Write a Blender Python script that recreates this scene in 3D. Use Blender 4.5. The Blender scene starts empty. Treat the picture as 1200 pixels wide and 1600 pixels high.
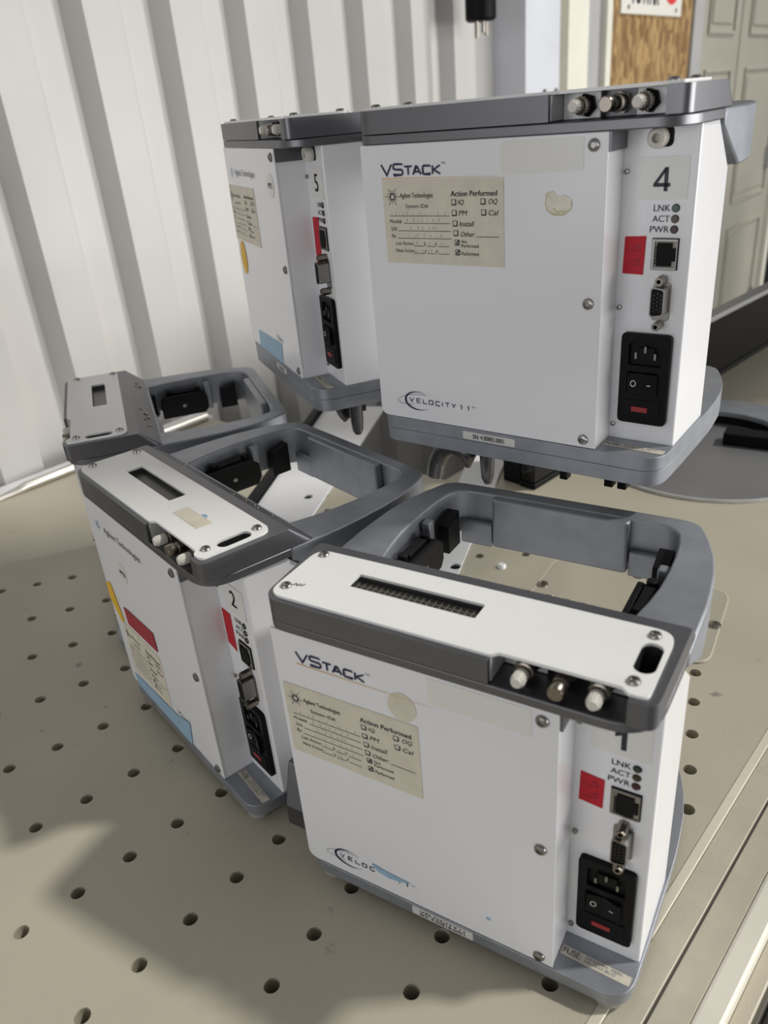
import bpy, bmesh, math, random, mathutils
import mathutils.geometry
from mathutils import Vector, Matrix
from math import sin, cos, pi, radians, hypot

sc = bpy.context.scene
COL = sc.collection
S = 0.70            # drawing units to metres
rnd = random.Random(7)

# ------------------------------------------------------------------ camera, light, exposure
cam_d = bpy.data.cameras.new('camera'); cam = bpy.data.objects.new('camera', cam_d); COL.objects.link(cam); sc.camera = cam
cam_d.sensor_fit = 'VERTICAL'; cam_d.sensor_height = 36.0; cam_d.lens = 1227.35 / 1600 * 36.0
cam_d.clip_start = 0.02; cam_d.clip_end = 100
Rr = Vector((0.85879863, 0.50602899, -0.07999737)); Ru = Vector((-0.17019179, 0.42907681, 0.88708954)); Rf = Vector((-0.48321804, 0.74821638, -0.45461255))
cam.matrix_world = Matrix.Translation(Vector((0.36802443, -0.38635773, 0.64972231)) * S) @ Matrix((Rr, Ru, -Rf)).transposed().to_4x4()
cam_d.dof.use_dof = True; cam_d.dof.focus_distance = 0.56; cam_d.dof.aperture_fstop = 9.0

world = bpy.data.worlds.new('room_air'); sc.world = world; world.use_nodes = True
wb = world.node_tree.nodes['Background']; wb.inputs[0].default_value = (0.97, 0.985, 1.0, 1); wb.inputs[1].default_value = 0.20

sun_d = bpy.data.lights.new('sun', 'SUN'); sun = bpy.data.objects.new('sun', sun_d); COL.objects.link(sun)
sun_d.energy = 2.2; sun_d.angle = radians(3.6); sun_d.color = (1.0, 0.975, 0.92)
sun.rotation_euler = Vector((0.537, 0.349, 0.768)).to_track_quat('Z', 'Y').to_euler()
sun.location = (2.5, 2, 4)
def area_lamp(name, loc, aim, sx, sy, watt, col):
    d = bpy.data.lights.new(name, 'AREA'); o = bpy.data.objects.new(name, d); COL.objects.link(o)
    d.shape = 'RECTANGLE'; d.size = sx * S; d.size_y = sy * S; d.energy = watt; d.color = col
    o.location = Vector(loc) * S; o.rotation_euler = (Vector(loc) - Vector(aim)).to_track_quat('Z', 'Y').to_euler()
area_lamp('gate_daylight', (5.0, 2.2, 0.45), (-.6, .6, .3), 5.5, 1.3, 130, (1.0, 0.985, 0.965))      # wide low gate on the right
area_lamp('front_fill', (-0.5, -3.6, 0.75), (0, .3, .2), 3.0, 1.6, 18, (0.97, 0.98, 1.0))         # soft fill added behind the viewer, brightens the front faces

vs = sc.view_settings; vs.view_transform = 'Standard'; vs.look = 'None'; vs.gamma = 1.0; vs.use_curve_mapping = False; vs.exposure = 0.0

# ------------------------------------------------------------------ materials
def mat(name, col, rough=0.5, metal=0.0, coat=0.0, bump=0.0, bscale=200, vary=0.0, vscale=8, spec=0.5, trans=0, emit=None, speck=None):
    m = bpy.data.materials.new(name); m.use_nodes = True
    nt = m.node_tree; b = nt.nodes['Principled BSDF']
    b.inputs['Base Color'].default_value = (*col, 1); b.inputs['Roughness'].default_value = rough; b.inputs['Metallic'].default_value = metal
    b.inputs['Coat Weight'].default_value = coat; b.inputs['Coat Roughness'].default_value = 0.12; b.inputs['Specular IOR Level'].default_value = spec
    b.inputs['Transmission Weight'].default_value = trans
    tc = nt.nodes.new('ShaderNodeTexCoord')
    if vary or speck:
        n = nt.nodes.new('ShaderNodeTexNoise'); n.inputs['Scale'].default_value = vscale; n.inputs['Detail'].default_value = 5
        nt.links.new(tc.outputs['Object'], n.inputs['Vector'])
        r = nt.nodes.new('ShaderNodeValToRGB'); e = r.color_ramp.elements
        e[0].position = 0.3; e[1].position = 0.7
        e[0].color = (*[c * (1 - vary) for c in col], 1); e[1].color = (*[min(1, c * (1 + vary)) for c in col], 1)
        nt.links.new(n.outputs['Fac'], r.inputs['Fac']); last = r.outputs['Color']
        if speck:                                   # small dirt specks: (colour, scale, threshold)
            n2 = nt.nodes.new('ShaderNodeTexNoise'); n2.inputs['Scale'].default_value = speck[1]; n2.inputs['Detail'].default_value = 3
            nt.links.new(tc.outputs['Object'], n2.inputs['Vector'])
            r2 = nt.nodes.new('ShaderNodeValToRGB'); f = r2.color_ramp.elements
            f[0].position = speck[2]; f[0].color = (0, 0, 0, 1); f[1].position = speck[2] + 0.05; f[1].color = (1, 1, 1, 1)
            nt.links.new(n2.outputs['Fac'], r2.inputs['Fac'])
            mx = nt.nodes.new('ShaderNodeMix'); mx.data_type = 'RGBA'
            nt.links.new(r2.outputs['Color'], mx.inputs['Factor']); nt.links.new(last, mx.inputs['A']); mx.inputs['B'].default_value = (*speck[0], 1)
            last = mx.outputs['Result']
        nt.links.new(last, b.inputs['Base Color'])
    if bump:
        n3 = nt.nodes.new('ShaderNodeTexNoise'); n3.inputs['Scale'].default_value = bscale; n3.inputs['Detail'].default_value = 3
        nt.links.new(tc.outputs['Object'], n3.inputs['Vector'])
        bp = nt.nodes.new('ShaderNodeBump'); bp.inputs['Strength'].default_value = bump; bp.inputs['Distance'].default_value = 0.002
        nt.links.new(n3.outputs['Fac'], bp.inputs['Height']); nt.links.new(bp.outputs['Normal'], b.inputs['Normal'])
    return m

M = dict(
    white=mat('white_paint', (0.82, 0.82, 0.835), 0.28, coat=0.25, vary=0.02, vscale=9, speck=((0.52, 0.50, 0.44), 55, 0.76)),
    cover=mat('white_cover_paint', (0.85, 0.85, 0.83), 0.35, coat=0.1, vary=0.02, vscale=12, speck=((0.35, 0.34, 0.32), 130, 0.73)),
    cast=mat('grey_metallic_paint', (0.17, 0.17, 0.182), 0.40, metal=0.9, bump=0.015, bscale=1500, vary=0.04, vscale=30),
    castl=mat('grey_machined_aluminium', (0.31, 0.327, 0.36), 0.44, metal=0.65, bump=0.05, bscale=1200, vary=0.09, vscale=60),
    black=mat('black_plastic', (0.005, 0.005, 0.006), 0.45, spec=0.12),
    blackm=mat('black_anodised', (0.006, 0.006, 0.007), 0.45, spec=0.2),
    dark=mat('dark_recess', (0.006, 0.006, 0.006), 0.7, spec=0.2),
    steel=mat('steel', (0.30, 0.285, 0.27), 0.30, metal=1.0),
    chrome=mat('bright_tube', (0.72, 0.70, 0.66), 0.3, metal=1.0),
    dsteel=mat('dark_steel', (0.14, 0.14, 0.145), 0.28, metal=1.0),
    brass=mat('nickel', (0.27, 0.24, 0.205), 0.32, metal=1.0),
    knob=mat('cream_nylon', (0.70, 0.67, 0.60), 0.5),
    rubber=mat('grey_rubber', (0.30, 0.29, 0.27), 0.7),
    ink=mat('dark_ink', (0.012, 0.014, 0.03), 0.5),
    navy=mat('navy_ink', (0.009, 0.013, 0.055), 0.5),
    greyink=mat('grey_ink', (0.16, 0.16, 0.18), 0.5),
    orange=mat('orange_ink', (0.75, 0.42, 0.12), 0.5),
    sticker=mat('cream_paper', (0.68, 0.63, 0.51), 0.55, vary=0.06, vscale=90, bump=0.03),
    clearlab=mat('off_white_tape', (0.74, 0.72, 0.68), 0.3),
    pale=mat('translucent_label', (0.77, 0.76, 0.72), 0.25),
    silverlab=mat('silver_label', (0.62, 0.61, 0.58), 0.4, vary=0.05, vscale=60),
    fuselab=mat('worn_label', (0.55, 0.51, 0.43), 0.5, vary=0.15, vscale=120),
    red=mat('red_tape', (0.50, 0.016, 0.030), 0.55, spec=0.25),
    dred=mat('dark_red_tape', (0.36, 0.02, 0.035), 0.45),
    redwin=mat('red_window', (0.30, 0.02, 0.02), 0.35),
    yellow=mat('yellow_sticker', (0.80, 0.48, 0.03), 0.5),
    blue=mat('blue_tape', (0.30, 0.46, 0.60), 0.5, vary=0.08, vscale=80),
    glue=mat('glue_stain', (0.74, 0.70, 0.58), 0.25, vary=0.12, vscale=130),
    greened=mat('green_lens', (0.008, 0.028, 0.02), 0.15), yelled=mat('amber_lens', (0.035, 0.024, 0.012), 0.15), redled=mat('red_lens', (0.04, 0.006, 0.008), 0.15),
    display=mat('display_glass', (0.36, 0.36, 0.355), 0.35, vary=0.2, vscale=300),
    dgrid=mat('display_cell', (0.035, 0.035, 0.03), 0.3),
    dline=mat('display_grid', (0.20, 0.185, 0.16), 0.4),
    table=mat('tan_table_coating', (0.44, 0.405, 0.32), 0.42, bump=0.12, bscale=900, vary=0.06, vscale=7, speck=((0.26, 0.24, 0.20), 42, 0.70), spec=0.4),
    rail=mat('aluminium_edge', (0.47, 0.435, 0.345), 0.45, metal=0.1, bump=0.12, bscale=900, vary=0.06, vscale=40),
    bright=mat('bright_edge', (0.66, 0.63, 0.54), 0.45, metal=0.1, vary=.05, vscale=30),
    bead=mat('pale_bead', (0.62, 0.58, 0.47), 0.45, vary=.04, vscale=30),
    groove=mat('groove_brown', (0.10, 0.09, 0.075), 0.7),  # even grey-brown for the rail groove and gutter
    alu=mat('pale_aluminium', (0.62, 0.62, 0.62), 0.4, metal=0.3, vary=0.1, vscale=40, bump=0.05),
    disc=mat('grey_disc_paint', (0.16, 0.16, 0.165), 0.42, vary=0.08, vscale=14),
    wall=mat('white_sheet_steel', (0.55, 0.537, 0.52), 0.42, vary=0.05, vscale=3, spec=0.4),
    post=mat('post_paint', (0.66, 0.68, 0.73), 0.45, vary=0.04),
    creamp=mat('cream_paint', (0.78, 0.76, 0.66), 0.5, vary=0.05),
    greyp=mat('grey_paint', (0.42, 0.42, 0.42), 0.5, vary=0.05),
    door=mat('door_paint', (0.38, 0.365, 0.305), 0.45, vary=0.05, vscale=5, bump=0.04, bscale=60),
    plate=mat('white_plate_paint', (0.74, 0.75, 0.77), 0.45, vary=0.03),
    glossblack=mat('smoked_panel', (0.006, 0.006, 0.006), 0.05, spec=0.25),
    trimg=mat('grey_trim', (0.30, 0.30, 0.30), 0.4, metal=0.4),
    floor=mat('concrete', (0.10, 0.095, 0.09), 0.7, vary=0.15, vscale=4),
    sign=mat('sign_white', (0.76, 0.74, 0.68), 0.5),
    signred=mat('sign_red', (0.7, 0.05, 0.05), 0.5),
    portgrey=mat('port_grey', (0.33, 0.31, 0.26), 0.5),
    gluee=mat('glue_edge', (0.56, 0.48, 0.28), 0.3),
    redink=mat('red_marker', (0.62, 0.20, 0.17), 0.6),
)
def osb_mat():
    m = mat('strand_board', (0.42, 0.27, 0.12), 0.7)
    nt = m.node_tree; b = nt.nodes['Principled BSDF']; tc = nt.nodes.new('ShaderNodeTexCoord')
    mp = nt.nodes.new('ShaderNodeMapping'); mp.inputs['Scale'].default_value = (55, 55, 22); nt.links.new(tc.outputs['Object'], mp.inputs['Vector'])
    v = nt.nodes.new('ShaderNodeTexVoronoi'); v.inputs['Scale'].default_value = 1.6; v.inputs['Randomness'].default_value = 1.0
    n = nt.nodes.new('ShaderNodeTexNoise'); n.inputs['Scale'].default_value = 2.5; n.inputs['Detail'].default_value = 6
    nt.links.new(mp.outputs['Vector'], n.inputs['Vector'])
    mx = nt.nodes.new('ShaderNodeMix'); mx.data_type = 'RGBA'; mx.inputs['Factor'].default_value = 0.35
    nt.links.new(mp.outputs['Vector'], mx.inputs['A']); nt.links.new(n.outputs['Color'], mx.inputs['B']); nt.links.new(mx.outputs['Result'], v.inputs['Vector'])
    r = nt.nodes.new('ShaderNodeValToRGB'); e = r.color_ramp.elements
    e[0].position = 0.15; e[0].color = (0.19, 0.105, 0.035, 1); e[1].position = 0.85; e[1].color = (0.42, 0.275, 0.115, 1)
    sp = nt.nodes.new('ShaderNodeSeparateColor'); nt.links.new(v.outputs['Color'], sp.inputs[0]); nt.links.new(sp.outputs[0], r.inputs['Fac'])
    nt.links.new(r.outputs['Color'], b.inputs['Base Color'])
    return m
M['osb'] = osb_mat()

# ------------------------------------------------------------------ builder
_txt = {}
def text_geo(s):
    k = s
    if k in _txt: return _txt[k]
    cu = bpy.data.curves.new('t', 'FONT'); cu.body = s; cu.resolution_u = 3
    ob = bpy.data.objects.new('t', cu); COL.objects.link(ob); bpy.context.view_layer.update()
    ev = ob.evaluated_get(bpy.context.evaluated_depsgraph_get()); me = ev.to_mesh()
    vv = [(v.co.x, v.co.y) for v in me.vertices]; ff = [tuple(q.vertices) for q in me.polygons]
    ev.to_mesh_clear(); bpy.data.objects.remove(ob); bpy.data.curves.remove(cu)
    x0 = min(v[0] for v in vv); x1 = max(v[0] for v in vv); y0 = min(v[1] for v in vv); y1 = max(v[1] for v in vv)
    r = ([((x - x0) / (x1 - x0), (y - y0) / (y1 - y0)) for x, y in vv], ff); _txt[k] = r
    return r

def rrect(x0, x1, y0, y1, r, n=6):
    r4 = r if isinstance(r, (list, tuple)) else (r,) * 4       # bl, br, tr, tl
    out = []
    for (cx, cy, a, q) in ((x0, y0, pi, r4[0]), (x1, y0, 1.5 * pi, r4[1]), (x1, y1, 0, r4[2]), (x0, y1, .5 * pi, r4[3])):
        sx = 1 if cx == x0 else -1; sy = 1 if cy == y0 else -1
        if q <= 0: out.append((cx, cy)); continue
        for i in range(n + 1):
            t = a + i / n * pi / 2; out.append((cx + sx * q + q * cos(t), cy + sy * q + q * sin(t)))
    return out
def ell(cx, cy, rx, ry=None, n=24, a0=0):
    ry = rx if ry is None else ry
    return [(cx + rx * cos(a0 + 2 * pi * i / n), cy + ry * sin(a0 + 2 * pi * i / n)) for i in range(n)]
def fillet(pts, r, n=5):
    """round the corners of a closed polygon; r is one radius or one per corner"""
    out = []; N = len(pts)
    for i in range(N):
        q = r[i] if isinstance(r, (list, tuple)) else r
        p = Vector(pts[i]); a = (Vector(pts[i - 1]) - p); b = (Vector(pts[(i + 1) % N]) - p)
        if q <= 0: out.append(tuple(p)); continue
        an = a.angle(b); d = min(q / math.tan(an / 2), a.length * .49, b.length * .49); q2 = d * math.tan(an / 2)
        p0 = p + a.normalized() * d; p1 = p + b.normalized() * d
        for k in range(n + 1):
            t = k / n; out.append(tuple((1 - t) ** 2 * p0 + 2 * t * (1 - t) * p + t * t * p1))
    return out

def inside(p, poly):
    c = False
    for i in range(len(poly)):
        a, b = poly[i], poly[i - 1]
        if (a[1] > p[1]) != (b[1] > p[1]) and p[0] < (b[0] - a[0]) * (p[1] - a[1]) / (b[1] - a[1]) + a[0]: c = not c
    return c
def tess(loops):
    co = []; ed = []; key = []
    for q, lp in enumerate(loops):
        b = len(co); n = len(lp); co += [Vector(p) for p in lp]; key += [(q, i) for i in range(n)]; ed += [(b + i, b + (i + 1) % n) for i in range(n)]
    vo, eo, fo, vm, em, fm = mathutils.geometry.delaunay_2d_cdt(co, ed, [], 1, 1e-7)
    out = []
    for f in fo:
        if not all(vm[i] for i in f): continue
        c = [sum(vo[i][k] for i in f) / len(f) for k in (0, 1)]
        if inside(c, loops[0]) and not any(inside(c, h) for h in loops[1:]): out.append(tuple(key[vm[i][0]] for i in f))
    return out
MAPS = {'xy': lambda a, b, t: (a, b, t), 'xz': lambda a, b, t: (a, t, b), 'yz': lambda a, b, t: (t, a, b)}
class G:
    def __init__(s, mp=None): s.bm = bmesh.new(); s.mp = mp
    def v(s, p): return s.bm.verts.new(s.mp(*p) if s.mp else p)
    def face(s, pts):
        try: return s.bm.faces.new([s.v(p) for p in pts])
        except ValueError: pass
    def box(s, x0, x1, y0, y1, z0, z1):
        c = [s.v((x, y, z)) for z in (z0, z1) for x, y in ((x0, y0), (x1, y0), (x1, y1), (x0, y1))]
        for f in ((0, 3, 2, 1), (4, 5, 6, 7), (0, 1, 5, 4), (1, 2, 6, 5), (2, 3, 7, 6), (3, 0, 4, 7)): s.bm.faces.new([c[i] for i in f])
    def prism(s, pts, t0, t1, plane='xy', holes=(), low=None):
        m = MAPS[plane]; loops = [pts] + list(holes); caps = {0: [], 1: []}
        for lp in loops:
            A = [s.v(m(*(low(a, b) if low else (a, b)), t0)) for a, b in lp]; B = [s.v(m(a, b, t1)) for a, b in lp]
            n = len(lp)
            for i in range(n): s.bm.faces.new((A[i], A[(i + 1) % n], B[(i + 1) % n], B[i]))
            caps[0].append(A); caps[1].append(B)
        for c in (0, 1):
            if len(loops) == 1: s.bm.faces.new(caps[c][0])
            else:
                for t in tess(loops):
                    try: s.bm.faces.new([caps[c][q][i] for q, i in t])
                    except ValueError: pass
    def loft(s, A, B, cap=True):
        a = [s.v(p) for p in A]; b = [s.v(p) for p in B]; n = len(a)
        for i in range(n): s.bm.faces.new((a[i], a[(i + 1) % n], b[(i + 1) % n], b[i]))
        if cap: s.bm.faces.new(a); s.bm.faces.new(b)
    def ring(s, outer, inner, zb, zt):
        """closed band between two loops with equal counts; zb may be a function of (x, y)"""
        f = zb if callable(zb) else (lambda x, y: zb)
        n = len(outer)
        ot = [s.v((x, y, zt)) for x, y in outer]; it = [s.v((x, y, zt)) for x, y in inner]
        o_ = [s.v((x, y, f(x, y))) for x, y in outer]; i_ = [s.v((x, y, f(x, y))) for x, y in inner]
        for k in range(n):
            j = (k + 1) % n
            for q in ((ot[k], ot[j], it[j], it[k]), (o_[k], o_[j], ot[j], ot[k]), (it[k], it[j], i_[j], i_[k]), (i_[k], i_[j], o_[j], o_[k])): s.bm.faces.new(q)
    def cyl(s, p0, p1, r0, r1=None, n=20, cap=True):
        r1 = r0 if r1 is None else r1
        p0 = Vector(p0); p1 = Vector(p1); d = (p1 - p0).normalized(); e = d.orthogonal().normalized(); g = d.cross(e)
        A = [p0 + (e * cos(2 * pi * i / n) + g * sin(2 * pi * i / n)) * r0 for i in range(n)]
        B = [p1 + (e * cos(2 * pi * i / n) + g * sin(2 * pi * i / n)) * r1 for i in range(n)]
        s.loft([tuple(q) for q in A], [tuple(q) for q in B], cap)
    def lathe(s, p0, d, prof, n=24):
        p0 = Vector(p0); d = Vector(d).normalized(); e = d.orthogonal().normalized(); g = d.cross(e); rows = []
        for r, t in prof: rows.append([s.v(tuple(p0 + d * t + (e * cos(2 * pi * i / n) + g * sin(2 * pi * i / n)) * r)) for i in range(n)])
        for a, b in zip(rows, rows[1:]):
            for i in range(n): s.bm.faces.new((a[i], a[(i + 1) % n], b[(i + 1) % n], b[i]))
        s.bm.faces.new(rows[0]); s.bm.faces.new(rows[-1])
    def tube(s, pts, r, n=12):
        P = [Vector(q) for q in pts]; rows = []; up = None
        for i, q in enumerate(P):
            d = (P[min(i + 1, len(P) - 1)] - P[max(i - 1, 0)]).normalized()
            e = d.orthogonal().normalized() if up is None else (up - d * up.dot(d)).normalized(); up = e; g = d.cross(e)
            rr = r[i] if isinstance(r, (list, tuple)) else r
            rows.append([s.v(tuple(q + (e * cos(2 * pi * k / n) + g * sin(2 * pi * k / n)) * rr)) for k in range(n)])
        for a, b in zip(rows, rows[1:]):
            for i in range(n): s.bm.faces.new((a[i], a[(i + 1) % n], b[(i + 1) % n], b[i]))
        s.bm.faces.new(rows[0]); s.bm.faces.new(rows[-1])
    # flat printing, always on a carrier surface: pl maps (a, b) to a point
    def rect(s, pl, a0, b0, a1, b1): s.face([pl(a0, b0), pl(a1, b0), pl(a1, b1), pl(a0, b1)])
    def poly(s, pl, pts): s.face([pl(a, b) for a, b in pts])
    def line(s, pl, a0, b0, a1, b1, w):
        d = Vector((a1 - a0, b1 - b0)).normalized() * w / 2; nx, ny = -d.y, d.x
        s.face([pl(a0 - nx, b0 - ny), pl(a1 - nx, b1 - ny), pl(a1 + nx, b1 + ny), pl(a0 + nx, b0 + ny)])
    def stroke(s, pl, pts, w):
        n = len(pts); L = []; R_ = []
        for i in range(n):
            d = Vector(pts[min(i + 1, n - 1)]) - Vector(pts[max(i - 1, 0)]); d.normalize()
            ww = (w[i] if isinstance(w, (list, tuple)) else w) / 2
            if 0 < i < n - 1:
                c = d.dot((Vector(pts[i + 1]) - Vector(pts[i])).normalized()); ww /= max(.5, c)
            L.append(s.v(pl(pts[i][0] - d.y * ww, pts[i][1] + d.x * ww))); R_.append(s.v(pl(pts[i][0] + d.y * ww, pts[i][1] - d.x * ww)))
        for i in range(n - 1): s.bm.faces.new((L[i], R_[i], R_[i + 1], L[i + 1]))
    def text(s, pl, t, a0, b0, w, h, shear=0.0, bold=0.0):
        vv, ff = text_geo(t)
        for dx in ((0,) if not bold else (-bold * h * .9, 0, bold * h * .9)):
            V_ = [s.v(pl(a0 + x * w + dx + shear * (y - .5) * h, b0 + y * h)) for x, y in vv]
            for f in ff:
                try: s.bm.faces.new([V_[i] for i in f])
                except ValueError: pass
    def mesh(s, name, m, smooth=None, fix=True):
        if fix: bmesh.ops.recalc_face_normals(s.bm, faces=s.bm.faces)
        me = bpy.data.meshes.new(name)
        for v in s.bm.verts: v.co *= S
        s.bm.to_mesh(me); s.bm.free(); me.materials.append(m)
        if smooth:
            for q in me.polygons: q.use_smooth = True
            me.set_sharp_from_angle(angle=radians(smooth))
        return me
CACHE = {}
def obj(name, me, parent=None, bevel=None, seg=2):
    o = bpy.data.objects.new(name, me); COL.objects.link(o)
    if parent: o.parent = parent
    if bevel:
        b = o.modifiers.new('bevel', 'BEVEL'); b.width = bevel * S; b.segments = seg; b.limit_method = 'ANGLE'; b.angle_limit = radians(40); b.harden_normals = False
    return o
def shared(key, fn, m, smooth=None):
    """one mesh per kind: fn(G) fills it the first time"""
    if key not in CACHE:
        g = G(); fn(g); CACHE[key] = g.mesh(key, m, smooth)
    return CACHE[key]
def part(name, key, fn, m, parent, bevel=None, smooth=None, seg=2):
    return obj(name, shared(key, fn, m, smooth), parent, bevel, seg)
def thing(name, label, cat, loc=(0, 0, 0), rotz=0, group=None):
    o = bpy.data.objects.new(name, None); COL.objects.link(o); o.empty_display_size = 0.05
    o.location = Vector(loc) * S; o.rotation_euler = (0, 0, rotz); return tag(o, label, cat, group)
def tag(o, label, cat, group=None):
    o['label'] = label; o['category'] = cat
    if group: o['group'] = group
    return o
def struct(o): o['kind'] = 'structure'; return o

# ------------------------------------------------------------------ setting: corrugated wall, posts, floor
WO = Vector((-1.25521322, -0.15247846)); WU = Vector((0.14260931, 0.98977906)); WN = Vector((-0.98977906, 0.14260931))
FLOOR = -1.25
def W3(s_, t, z):
    q = WO + WU * s_ + WN * t; return (q.x, q.y, z)
g = G()
prof = []; k = -9
while True:
    c0 = 0.853 + 0.2195 * k
    if c0 > 2.60: break
    prof += [(c0 - 0.013, 0.026), (c0 + 0.013, -0.018), (c0 + 0.098, -0.018), (c0 + 0.1045, -0.0165), (c0 + 0.120, 0.0255)]; k += 1
prof += [(2.72, 0.022)]
back = [(a, b + 0.006) for a, b in prof][::-1]; loop = prof + back
g.loft([W3(a, b, FLOOR) for a, b in loop], [W3(a, b, 2.6) for a, b in loop])
struct(obj('wall_left', g.mesh('wall_left', M['wall'])))
# the wall beyond the steel post
g = G(W3)
prof = [(2.72, .03), (3.06, .03), (3.06, .00), (3.085, .00)]
g.box(2.72, 9.5, .030, .06, FLOOR, 2.6)
struct(obj('wall_rear', g.mesh('wall_rear', M['wall'])))
def wallbox(name, s0, s1, t0, t1, z0, z1, m, bev=0.003):
    g = G(W3); g.box(s0, s1, t0, t1, z0, z1); return struct(obj(name, g.mesh(name, M[m]), bevel=bev))
wallbox('trim_1', 2.70, 2.945, -0.105, .030, FLOOR, 2.6, 'post')
wallbox('trim_2', 2.945, 3.06, -0.03, .030, FLOOR, 2.6, 'creamp')
wallbox('trim_3', 3.16, 3.33, -0.028, .030, FLOOR, 2.6, 'creamp')
wallbox('trim_4', 3.33, 3.49, -0.004, .030, FLOOR, 2.6, 'greyp')
wallbox('trim_5', 3.49, 3.54, -0.03, .030, FLOOR, 2.6, 'creamp')
wallbox('trim_6', 4.47, 4.60, -0.03, .030, FLOOR, 2.6, 'greyp')
wallbox('trim_7', 6.23, 6.30, -0.04, .030, FLOOR, 2.6, 'creamp')
wallbox('trim_8', 6.30, 9.5, -0.01, .030, FLOOR, 2.6, 'dark')
def door(name, s0, s1, panels):
    g = G(W3); g.box(s0, s1, -0.010, .030, FLOOR + .01, 2.35); d = struct(obj(name, g.mesh(name, M['door']), bevel=0.002))
    for i, (a0, a1, z0, z1) in enumerate(panels):
        g = G(W3)
        w = .018
        for q in ((a0, a1, z0, z0 + w), (a0, a1, z1 - w, z1), (a0, a0 + w, z0 + w, z1 - w), (a1 - w, a1, z0 + w, z1 - w)): g.box(q[0], q[1], -0.022, -0.010, q[2], q[3])
        g.box(a0 + .05, a1 - .05, -0.018, -0.010, z0 + .05, z1 - .05)
        obj('door_panel', g.mesh('door_panel', M['door']), d, bevel=0.004)
    return d
pz = ((.86, 2.0), (-.05, .70), (-1.0, -.20))
d1 = door('door_1', 4.61, 5.245, [(4.72, 5.14, a, b) for a, b in pz])
d2 = door('door_2', 5.265, 6.22, [(5.40, 6.08, a, b) for a, b in pz])
for z in (.17, -.75, 1.3):
    g = G(W3); g.box(6.0, 6.08, -.03, -.010, z - .06, z + .06); g.cyl((6.04, -.032, z - .07), (6.04, -.032, z + .07), .012, n=10); obj('hinge', g.mesh('hinge', M['trimg']), d2)
g = G(); g.box(-4, 6, -6, 9, FLOOR - .05, FLOOR); struct(obj('floor', g.mesh('floor', M['floor'])))
# unseen panel added at the right to keep the sun off the left side
g = G(); d_ = Vector((.1426, .9898)); a_ = Vector((1.66, 1.47)); q = [a_, a_ + d_ * .62, a_ + d_ * .62 + Vector((.2, -.03)), a_ + Vector((.2, -.03))]
g.loft([(p.x, p.y, 2.9) for p in q], [(p.x, p.y, 5.5) for p in q])
q = [a_ + d_ * 1.15, a_ + d_ * 6, a_ + d_ * 6 + Vector((.2, -.03)), a_ + d_ * 1.15 + Vector((.2, -.03))]       # second added panel, shades the left wall below table height
g.loft([(p.x, p.y, 1.4) for p in q], [(p.x, p.y, 4.22) for p in q]); struct(obj('sun_blocker', g.mesh('sun_blocker', M['wall'])))
# small screws in the post
for k, (s_, z) in enumerate(((2.83, .66), (2.915, .66))):
    g = G(W3); g.cyl((s_ + .0, -.1075 if k else -.105, z), (s_, -.110, z), .009, n=12); o = obj('post_screw', g.mesh('post_screw', M['brass'])); o.parent = bpy.data.objects['trim_1']

# boards and sign on the far wall
g = G(W3); g.box(3.545, 4.465, -.016, .029, -.4, 2.4)
osb = tag(obj('strand_board', g.mesh('strand_board', M['osb']), bevel=.002), 'brown strand board sheet on the wall left of the cream door', 'board')
sg = thing('wall_sign', 'white sign with black letters and red dot on the strand board', 'sign')
g = G(W3); g.box(3.63, 4.30, -.024, -.0165, .925, 1.32); obj('sign_board', g.mesh('sign_board', M['sign']), sg, bevel=.002)
pl = lambda a, b: W3(a, -.0252, b)
g = G(); g.text(pl, 'TOWAR', 3.72, .962, .30, .10, bold=.03); obj('sign_lettering', g.mesh('sign_lettering', M['ink'], fix=False), sg)
g = G(); g.poly(pl, ell(4.17, 1.02, .075, .05)); obj('sign_dot', g.mesh('sign_dot', M['signred'], fix=False), sg)
for a in (3.70, 4.23):
    g = G(W3); g.cyl((a, -.0240, .95), (a, -.028, .95), .009, n=8); obj('sign_screw', g.mesh('sign_screw', M['trimg']), sg)
# cable end hanging before the wall
hc = thing('hanging_cable', 'black wrapped cable end hanging in front of the white corrugated wall', 'cable', W3(2.40, -.12, .86))
def L(P, o): return tuple(Vector(P) - Vector(o.location) / S)
g = G(); g.lathe(L(W3(2.40, -.12, .865), hc), (0, 0, 1), [(.040, 0), (.047, .006), (.047, .30), (.044, .32), (.044, 1.2)], 20); obj('cable_sleeve', g.mesh('cable_sleeve', M['black'], 40), hc)
for dx, ln, m in ((-.025, .045, 'brass'), (.012, .03, 'steel'), (.028, .036, 'brass')):
    g = G(); g.cyl(L(W3(2.40 + dx, -.12, .866), hc), L(W3(2.40 + dx, -.12, .866 - ln), hc), .006, n=8); obj('wire_end', g.mesh('wire_end', M[m]), hc)

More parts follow.
